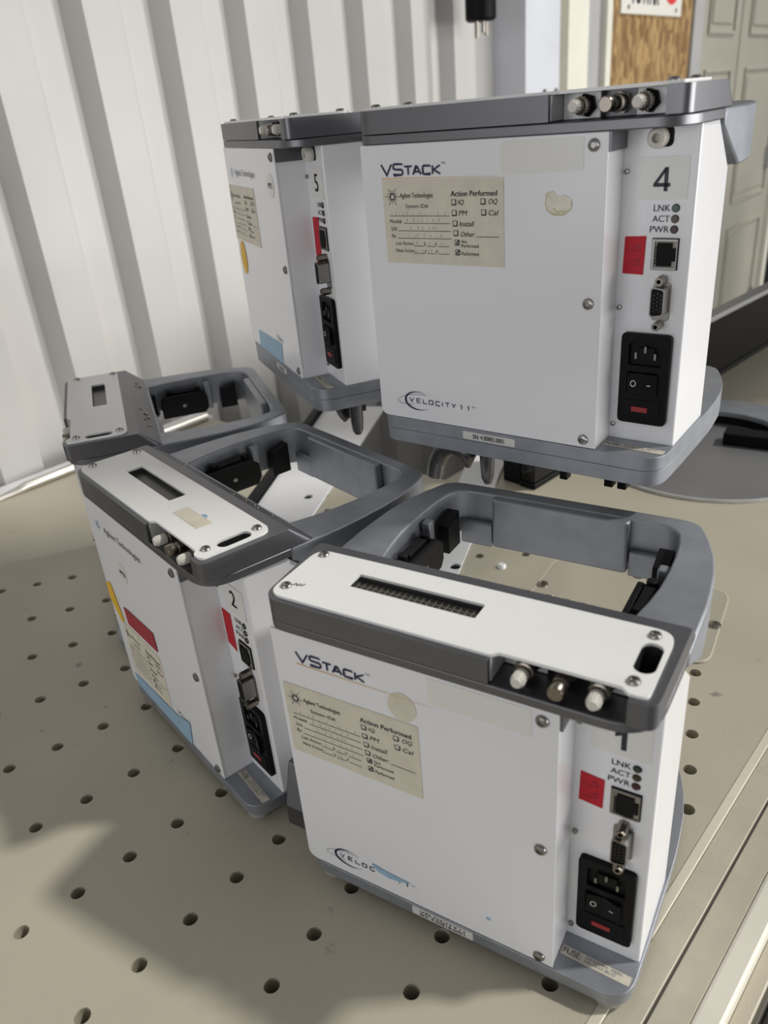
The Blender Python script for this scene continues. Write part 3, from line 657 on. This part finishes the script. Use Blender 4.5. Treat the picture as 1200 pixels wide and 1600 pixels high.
def stacker(uid, loc, yaw, label, raised=False, front=True):
    u = thing('plate_stacker', label, 'lab instrument', loc, yaw, 'plate stackers')
    part('base_plate', 'base_plate', m_base, M['castl'], u, .0012, 35)
    if not raised:
        for x, y in ((.283, .014), (.018, .014), (.022, .240), (.272, .240)): o = part('rubber_foot', 'rubber_foot', m_foot, M['rubber'], u, smooth=40); o.location = Vector((x, y, 0)) * S
    part('housing', 'housing', m_body, M['white'], u, .0016)
    fp = part('front_panel', 'front_panel', m_panel, M['white'], u, .0005)
    for z in (.2795, .1559, .0312): o = part('panel_screw', 'panel_screw', m_screw, M['steel'], fp, smooth=40); o.location = Vector((.2294, -.0006, z)) * S
    part('cap_skirt', 'cap_skirt', m_cap_low, M['cast'], u, .0010, 30)
    tc = part('top_cap', 'top_cap', m_cap_up, M['cast'], u, .0030, 30, seg=3)
    for x, dy, r in ((.044, 0, .0022), (.055, .004, .0032), (.066, -.002, .0022), (.182, -.003, .0022), (.196, .002, .0034), (.210, .004, .0034), (.224, 0, .0026), (.246, .003, .0026)):
        o = part('cap_screw', 'cap_back_screw', lambda g: g.lathe((0, 0, 0), (0, .0195, .024), [(1, 0), (.95, .5), (.5, .55)], 10), M['brass'], tc, smooth=40); o.scale = (r, r, r); o.location = Vector((x, .1010 + dy, .3076 - dy * .82)) * S
    for k, q in (('a', (.1912, .2230, .0253, .0258)), ('b', (.2530, .2828, .0253, .0258)), ('c', (.1908, .1914, .002, .0250))):
        part('recess_plate', 'recess_plate_' + k, lambda g: g.box(*q, .2980, .3164), M['alu'], tc)
    part('gusset', 'gusset', m_gusset, M['cast'], u)
    cv = part('cover_plate', 'cover', m_cover, M['cover'], u, .0006)
    for x, y in ((.0057, .0715), (.0051, .0189), (.2832, .0693), (.2828, .0169)):
        o = part('cover_screw', 'cover_screw', m_cscrew, M['steel'], cv, smooth=40); o.location = Vector((x + (.004 if x < .1 else 0), y - .002, H)) * S
    dp = part('display_window', 'display_glass', lambda g: g.box(.0540, .1645, .0365, .0565, .3060, .3125), M['display'] if uid != 1 else M['dgrid'], u)
    if uid == 1:
        def dg(g):
            for i in range(21): g.box(.0550 + i * .0053, .0558 + i * .0053, .0372, .0558, .3126, .3129)
            for j in range(4): g.box(.0545, .1640, .0390 + j * .0050, .0396 + j * .0050, .3126, .3129)
        part('display_grid', 'display_grid', dg, M['dline'], dp)
    part('hand_slot', 'hand_slot', lambda g: g.box(.277, .2935, .0245, .060, .2980, .3005), M['dark'], u)
    rg = part('plate_ring', 'plate_ring', m_ring, M['castl'], u, .0016, 35)
    for sx in (-1, 1):
        gr = part('gripper', 'gripper%d' % sx, m_gripper(sx), M['blackm'], rg, .0012)
        o = part('gripper_screw', 'gripper_screw', m_gscrew, M['steel'], gr, smooth=40); o.location = Vector((XC + sx * .0940, .165, .263)) * S; o.rotation_euler = (0, 0, 0 if sx < 0 else pi)
        if sx > 0: o.rotation_euler = (0, 0, pi)
        part('corner_guide', 'guideb%d' % sx, m_guide(sx, .222, .248), M['blackm'], rg, .001)
        part('corner_guide', 'guidef%d' % sx, m_guide(sx, .106, .124), M['blackm'], rg, .001)
    for x in (.2119, .2627):
        o = part('air_fitting', 'air_fitting', m_fit_body, M['brass'], u, smooth=40); o.location = Vector((x, 0, .3073)) * S
        part('fitting_knob', 'fitting_knob', m_fit_knob, M['knob'], o, smooth=40); part('fitting_nut', 'fitting_nut', m_fit_nut, M['black'], o, .0004)
    o = part('coaxial_fitting', 'coaxial_fitting', m_bnc, M['brass'], u, smooth=40); o.location = Vector((.2382, 0, .3073)) * S
    if not front: return u
    # connector face
    for z, m in ((.2280, 'greened'), (.2197, 'yelled'), (.2115, 'redled')):
        o = obj('status_lamp', shared('lamp_' + m, m_led, M[m], 40), u); o.location = Vector((.2858, 0, z)) * S
    part('lamp_lettering', 'lamp_lettering', m_led_text, M['ink'], u)
    for z in (.2564, .1459, .0370): o = part('standoff', 'standoff', m_post, M['steel'], u, smooth=40); o.location = Vector((.2440, 0, z)) * S
    rj = part('network_port', 'network_port', m_rj_rim, M['black'], u)
    part('port_frame', 'port_frame', m_rj, M['steel'], rj); part('port_back', 'port_back', m_rj_back, M['portgrey'], rj); part('port_cavity', 'port_cavity', m_rj_cav, M['dark'], rj)
    db = part('serial_port', 'serial_port', m_db_flange, M['steel'], u, .0003)
    part('port_shell', 'port_shell', m_db_shell, M['steel'], db); part('port_insert', 'port_insert', m_db_face, M['black'], db); part('pin_holes', 'pin_holes', m_db_pins, M['dsteel'], db)
    for z in (.1716, .1337): o = part('jack_screw', 'jack_screw', m_jack, M['brass'], db, smooth=40); o.location = Vector((.2802, 0, z)) * S
    pi_ = part('power_inlet', 'power_inlet', m_inlet, M['black'], u, .0010)
    part('socket_core', 'socket_core', m_inlet_core, M['dark'], pi_); part('socket_pins', 'socket_pins', m_pins, M['steel'], pi_)
    rk = part('rocker_switch', 'rocker_switch', m_rocker, M['black'], pi_, .0005); part('switch_marks', 'switch_marks', m_rock_marks, M['silverlab'], rk)
    part('fuse_drawer', 'fuse_drawer', m_fuse_draw, M['black'], pi_, .0004); part('fuse_window', 'fuse_window', m_fuse_win, M['redwin'], pi_)
    if raised:
        part('cable_grommet', 'cable_grommet', m_grommet, M['knob'], u, smooth=40).location = Vector((.2690, 0, .2805)) * S
        part('grommet_backing', 'grommet_backing', m_grom_back, M['black'], u)
    # fuse label on the base shelf
    fl = part('fuse_label', 'fuse_label', lambda g: g.prism([(.2420, .0145), (.2985, .0120), (.2990, .0205), (.2424, .0230)], .0231, .0235), M['fuselab'], u)
    fpl = lambda a, b: (a, b - (a - .242) * .045, .0237)
    def ft(g):
        g.text(fpl, 'FUSE:', .2436, .0165, .0150, .0052, bold=.01); g.text(fpl, '5X20MM, 250V,', .2620, .0195, .0310, .0026); g.text(fpl, '1A, SLO BLO', .2620, .0162, .0250, .0026)
    part('fuse_lettering', 'fuse_lettering', ft, M['greyink'], fl)
    return u
def num_label(u, t, x0, x1, z0, z1, tx, tz, tw, th, m='pale', hide=None):
    l = obj('number_label', G_(slab(rrect(x0, x1, z0, z1, .0008, 2), .0350, .0354), M[m]), u)
    g = G(); pl = lambda a, b: (a, .0347, b)
    if t == '1': g.poly(pl, [(tx + .0024, tz), (tx + .0062, tz), (tx + .0062, tz + th), (tx + .0030, tz + th), (tx - .0022, tz + th - .0042), (tx - .0022, tz + th - .0078), (tx + .0024, tz + th - .0055)])
    elif t == '4':
        g.stroke(pl, [(tx + tw * .74, tz), (tx + tw * .74, tz + th)], .0031); g.stroke(pl, [(tx + tw * .70, tz + th - .001), (tx + .0012, tz + th * .30), (tx + .0010, tz + th * .27)], .0024); g.stroke(pl, [(tx, tz + th * .27), (tx + tw, tz + th * .27)], .0029)
    else: g.text(pl, t, tx, tz, tw, th, bold=.035)
    obj('number', g.mesh('number', M['ink'], fix=False), l)
def G_(fn, m):
    g = G(); fn(g); return g.mesh('piece', m)
def piece(u, name, pts, m, y0=-.0012, y1=-.0008, label=None):
    o = obj(name, G_(slab(pts, y0, y1), M[m]), u)
    if label: o['label'] = label
    return o
def form(u, x, z, w, h):
    o = piece(u, 'service_form', [(x, z), (x + w, z - .0006), (x + w, z + h), (x, z + h)], 'sticker', -.0013, -.0008)
    q = part('form_printing', 'form_printing', m_print, M['ink'], o); q.location = Vector((x, 0, z)) * S; q.scale = (w / .127, 1, h / .0735)
    q = part('form_handwriting', 'form_handwriting', m_scribble, M['greyink'], o); q.location = Vector((x, 0, z)) * S; q.scale = (w / .127, 1, h / .0735)
def red_tag(u, pts, scrawl=True):
    o = piece(u, 'red_tag', pts, 'red', .0350, .0354)
    if scrawl:
        x0 = sum(p[0] for p in pts) / 4; z0 = sum(p[1] for p in pts) / 4; pl = lambda a, b: (a, .0347, b); g = G()
        for dz in (.005, -.006):
            g.stroke(pl, [(x0 - .003, z0 + dz - .001), (x0 + .0005, z0 + dz - .0015), (x0 + .004, z0 + dz - .001), (x0 + .0045, z0 + dz + .003), (x0 + .0015, z0 + dz + .0035), (x0, z0 + dz + .001)], .0004)
            g.line(pl, x0 - .006, z0 + dz - .001, x0 - .004, z0 + dz - .001, .0004)
        obj('tag_scrawl', g.mesh('tag_scrawl', M['ink'], fix=False), o)
def serial(u, x0, x1, z0, z1, rows):
    o = piece(u, 'serial_label', rrect(x0, x1, z0, z1, .0012, 3), 'silverlab', -.0021, -.0014)
    g = G(); pl = lambda a, b: (a, -.0024, b); n = len(rows); h = (z1 - z0) * .78 / n
    for i, t in enumerate(rows):
        w = (x1 - x0) * (.74 if n > 1 else .60) ; g.text(pl, t, (x0 + x1) / 2 - w / 2, z1 - (z1 - z0) * .11 - h * (i + 1) + h * .12, w, h * .76, bold=.02)
    obj('serial_lettering', g.mesh('serial_lettering', M['ink'], fix=False), o)
def old_front(u, torn):
    part('product_lettering', 'product_lettering', m_vstack, M['navy'], u); part('orange_rule', 'orange_rule', m_vline, M['orange'], u)
    part('maker_logo', 'maker_logo%d' % torn, m_vlogo(not torn), M['navy'], u)
def new_front(u):
    part('maker_lettering', 'maker_lettering', m_agilent, M['greyink'], u); part('maker_star', 'maker_star', m_agstar, M['blue'], u); part('small_lettering', 'small_lettering', m_small_vs, M['greyink'], u)

# front stacker on the table
u1 = stacker(1, (0, 0, 0), 0, 'white stacker numbered 1 standing on the table at the front right')
old_front(u1, True); form(u1, .0045, .1612, .1272, .0745)
piece(u1, 'glue_ring', ell(.1190, .2500, .0125, .0135), 'sticker', -.00118, -.0008)
piece(u1, 'pale_patch', rot([(.142, .262), (.222, .262), (.222, .286), (.142, .286)], (.18, .274), 0), 'pale', -.00095, -.0007)
piece(u1, 'blue_tear', [(.0730, .0508), (.0790, .0455), (.0900, .0430), (.1020, .0455), (.1120, .0488), (.0900, .0500), (.0735, .0530)], 'blue', -.0016, -.0011)
piece(u1, 'blue_chip', [(.1835, .0478), (.1870, .0474), (.1872, .0500), (.1838, .0502)], 'blue', -.0011, -.0008)
num_label(u1, '1', .2525, .2945, .2355, .2680, .2712, .2415, .0062, .0185)
red_tag(u1, [(.2455, .1810), (.2635, .1790), (.2640, .2075), (.2462, .2095)])
serial(u1, .1120, .1710, .0118, .0215, ['VELOCITY11', 'SN: 4.00818.0001'])
g = G(); g.stroke(lambda a, b: (a, b, H + .0003), [(.0130, .0200), (.0150, .0230), (.0170, .0205), (.0185, .0235), (.0205, .0215), (.0220, .0250)], .0012); obj('scrape_mark', g.mesh('scrape_mark', M['greyink'], fix=False), u1)

g = G(); g.prism([(.036, .0005), (.036, .026), (.050, .073), (.063, .073), (.063, .0005)], -.056, -.0020, 'yz'); obj('side_bracket', g.mesh('side_bracket', M['cast']), u1, bevel=.0012)

# stacker to the left on the table
u2 = stacker(2, (-.3652, .1197, 0), -.3506, 'white stacker numbered 2, left of the front one, with a red strip on its side')
new_front(u2); form(u2, .0220, .0500, .1050, .0740)
piece(u2, 'yellow_tag', fillet([(.0008, .171), (.0150, .176), (.0310, .128), (.0240, .121), (.0008, .146)], .005, 3), 'yellow', -.0017, -.0012)
piece(u2, 'red_strip', [(.0470, .1310), (.1285, .1330), (.1270, .1580), (.0450, .1545)], 'dred', -.0020, -.0014)
piece(u2, 'blue_strip', [(.0150, .0400), (.0200, .0238), (.1680, .0238), (.1760, .0610), (.1440, .0500)], 'blue', -.0018, -.0013)
o = piece(u2, 'round_tag', ell(.0740, .2130, .0125, .0135), 'clearlab', -.0012, -.0008)
g = G(); g.text(lambda a, b: (a, -.0015, b), 'PPTB', .0680, .2100, .0150, .0060, bold=.02); obj('tag_lettering', g.mesh('tag_lettering', M['ink'], fix=False), o)
num_label(u2, '2', .2560, .2935, .2360, .2680, .2690, .2445, .0095, .0175)
red_tag(u2, [(.2425, .1880), (.2590, .1840), (.2590, .2290), (.2425, .2290)], False)
piece(u2, 'tape_piece', [], 'sticker') if False else None
g = G(); g.prism(rot([(.1925, .0275), (.2420, .0275), (.2420, .0435), (.1925, .0435)], (.217, .035), .01), H + .0001, H + .0005); obj('masking_tape', g.mesh('masking_tape', M['sticker']), u2)
g = G(); g.prism(ell(.2230, .0450, .0045, .0030), H + .00005, H + .0003); obj('blue_dot', g.mesh('blue_dot', M['blue']), u2)

# stacker turned away at the far left
u3 = stacker(3, (-.6707, .3568, 0), -.6955, 'white topped stacker at the far left, nearest the corrugated wall', front=False)

# raised stackers
u4 = stacker(4, (-.0653, .3002, .3324), -.0842, 'white stacker numbered 4, raised above the front one with glue stain', True)
old_front(u4, False); form(u4, .0230, .1842, .1272, .0740)
piece(u4, 'glue_stain', fillet([(.188, .245), (.196, .247), (.199, .2415), (.205, .2440), (.212, .2400), (.213, .2330), (.206, .2270), (.196, .2275), (.190, .2330)], .003, 3), 'glue', -.00118, -.0008)
g = G(); g.stroke(lambda a, b: (a, -.0014, b), [(.196, .2465), (.1905, .2440), (.1890, .2370), (.1905, .2315), (.1965, .2282), (.2040, .2280), (.2115, .2325), (.2125, .2385)], [.0004, .0006, .0007, .0008, .0018, .0012, .0006, .0004]); g.stroke(lambda a, b: (a, -.0014, b), [(.1960, .2330), (.2000, .2300), (.2060, .2310)], .0010); obj('stain_edge', g.mesh('stain_edge', M['gluee'], fix=False), u4)
piece(u4, 'pale_patch', [(.1480, .2600), (.2215, .2615), (.2210, .2860), (.1480, .2860), (.1465, .272)], 'pale', -.00095, -.0007)
num_label(u4, '4', .2548, .2940, .2345, .2665, .2665, .2408, .0135, .0180)
red_tag(u4, [(.2448, .1752), (.2628, .1746), (.2636, .2062), (.2456, .2056)])
serial(u4, .1015, .1600, .0118, .0200, ['SN: 4.00883.0001'])

u5 = stacker(5, (-.4231, .5186, .3325), -.6275, 'white stacker numbered 5, raised, half hidden behind another, yellow dot on front', True)
new_front(u5); form(u5, .0015, .1712, .1300, .0710)
piece(u5, 'yellow_dot', ell(.0270, .1470, .0140, .0225), 'yellow', -.0017, -.0012)
piece(u5, 'blue_strip', [(.0450, .0238), (.1600, .0238), (.1640, .0520), (.0490, .0480)], 'blue', -.0014, -.0009)
o = piece(u5, 'round_tag', ell(.2130, .2490, .0135, .0135), 'clearlab', -.0012, -.0008)
g = G(); g.text(lambda a, b: (a, -.0015, b), 'PPTS', .2050, .2460, .0160, .0060, bold=.02); obj('tag_lettering', g.mesh('tag_lettering', M['ink'], fix=False), o)
num_label(u5, '5', .2560, .2935, .2345, .2670, .2685, .2415, .0105, .0185)
red_tag(u5, [(.2440, .1660), (.2625, .1690), (.2660, .2140), (.2455, .2130)], False)
serial(u5, .128, .172, .0118, .0190, ['SN: 4.00879.0001'])

# ------------------------------------------------------------------ docking mounts, carrying frame, white plates
def mount(loc, yaw, label, kind):
    u = thing('docking_mount', label, 'mount', loc, yaw, 'docking mounts')
    part('mount_plate', 'mount_plate', m_mount, M['castl'], u, .0012, 35)
    px, py, ln = ((.1000, .050, .058) if kind == 4 else (.286, .050, .044))
    g = G(); g.lathe((px, py, -.0051), (0, 0, -1), [(.0090, 0), (.0080, ln * .6), (.0070, ln * .85), (.0042, ln * .97), (.001, ln)], 20); obj('locating_peg', g.mesh('locating_peg', M['dsteel'], 50), u)
    hx, hy = ((.052, .045) if kind == 4 else (.232, .048))
    g = G(); w = .011
    P = [(hx - .018, hy, -.062), (hx - .014, hy, -.045), (hx - .006, hy, -.030), (hx + .006, hy, -.022), (hx + .020, hy, -.022), (hx + .028, hy, -.030), (hx + .026, hy, -.044)] if kind == 4 else [(hx - .024, hy, -.010), (hx - .006, hy, -.022), (hx + .010, hy, -.026), (hx + .018, hy, -.034), (hx + .012, hy, -.042)]
    g.tube(P, [.010, .010, .010, .010, .011, .010, .003] if kind == 4 else [.008, .009, .010, .009, .003], 14)
    g.cyl((hx, hy, -.0052), (hx, hy, -.026), .008, n=14); obj('hook', g.mesh('hook', M['dsteel'], 50), u)
    for x, y in ((.2385, .052), (.2520, .052), (.170, .10)):
        g = G(); g.box(x - .0045, x + .0045, y - .006, y + .006, -.036 if y < .1 else -.062, -.0052); g.box(x - .006, x + .006, y - .007, y + .007, -.024, -.016); obj('latch', g.mesh('latch', M['black']), u, bevel=.001)
    return u
mount((-.0653, .3002, .3324), -.0842, 'grey docking plate under the raised stacker numbered 4', 4)
mount((-.4231, .5186, .3325), -.6275, 'grey docking plate under the raised stacker numbered 5', 5)
fr = thing('support_frame', 'black frame on the low case, its two arms carrying the raised docking plates', 'frame', (-.110, .985, .1635))
def bar(p0, p1, w, h, name):
    p0 = Vector(p0); p1 = Vector(p1); d = (p1 - p0).normalized(); sd = Vector((-d.y, d.x, 0)).normalized() * w / 2; o = Vector((-.110, .985, .1635))
    q = [p0 - sd, p0 + sd, p1 + sd, p1 - sd]; g = G(); g.loft([tuple(v - o - Vector((0, 0, h))) for v in q], [tuple(v - o) for v in q]); return obj(name, g.mesh(name, M['blackm']), fr, bevel=.002)
zt_ = .3324 - .0053
bar((.0735, .40, zt_), (-.110, .985, zt_), .03, .022, 'arm')
bar((-.245, .545, zt_), (-.110, .985, zt_), .03, .022, 'arm')
g = G(); g.box(-.03, .03, -.03, .03, 0.0002, zt_ - .1635 - .022); obj('post', g.mesh('post', M['blackm']), fr, bevel=.002)
def wplate(label, r0, r1, l0, l1, hole, strip):
    """flat white plate: right edge r0->r1, left edge l0->l1 (near -> far)"""
    u = thing('mounting_plate', label, 'plate', (r0[0], r0[1], 0), 0, 'white mounting plates'); o = Vector((r0[0], r0[1]))
    pts = [tuple(Vector(q) - o) for q in (l0, r0, r1, l1)]; h = tuple(Vector(hole) - o)
    g = G(); g.prism(fillet(pts, .012, 4), .0003, .0050, holes=[ell(h[0], h[1], .009, .009, 18)]); obj('plate_sheet', g.mesh('plate_sheet', M['plate']), u, bevel=.001)
    g = G(); g.prism(ell(h[0], h[1], .0088, n=18), .0004, .0012); obj('hole_dark_disc', g.mesh('hole_dark_disc', M['dark']), u)  # black disc added under the hole to make it dark
    if strip:
        d = (Vector(l1) - Vector(l0)).normalized(); n_ = Vector((-d.y, d.x)); q = [Vector(l0) - o + n_ * .003, Vector(l1) - o + n_ * .003, Vector(l1) - o + n_ * .022, Vector(l0) - o + n_ * .022]
        g = G(); g.prism([tuple(v) for v in q], .0003, .0160); obj('edge_strip', g.mesh('edge_strip', M['black']), u, bevel=.002)
wplate('white flat plate lying behind the front stacker, under the raised stacker 4', (-.093, .490), (-.235, 1.100), (-.150, .500), (-.316, 1.08), (-.1170, .556), False)
wplate('white flat plate seen through the ring of the stacker numbered 2', (-.422, .575), (-.600, 1.165), (-.540, .560), (-.745, 1.120), (-.487, .676), True)
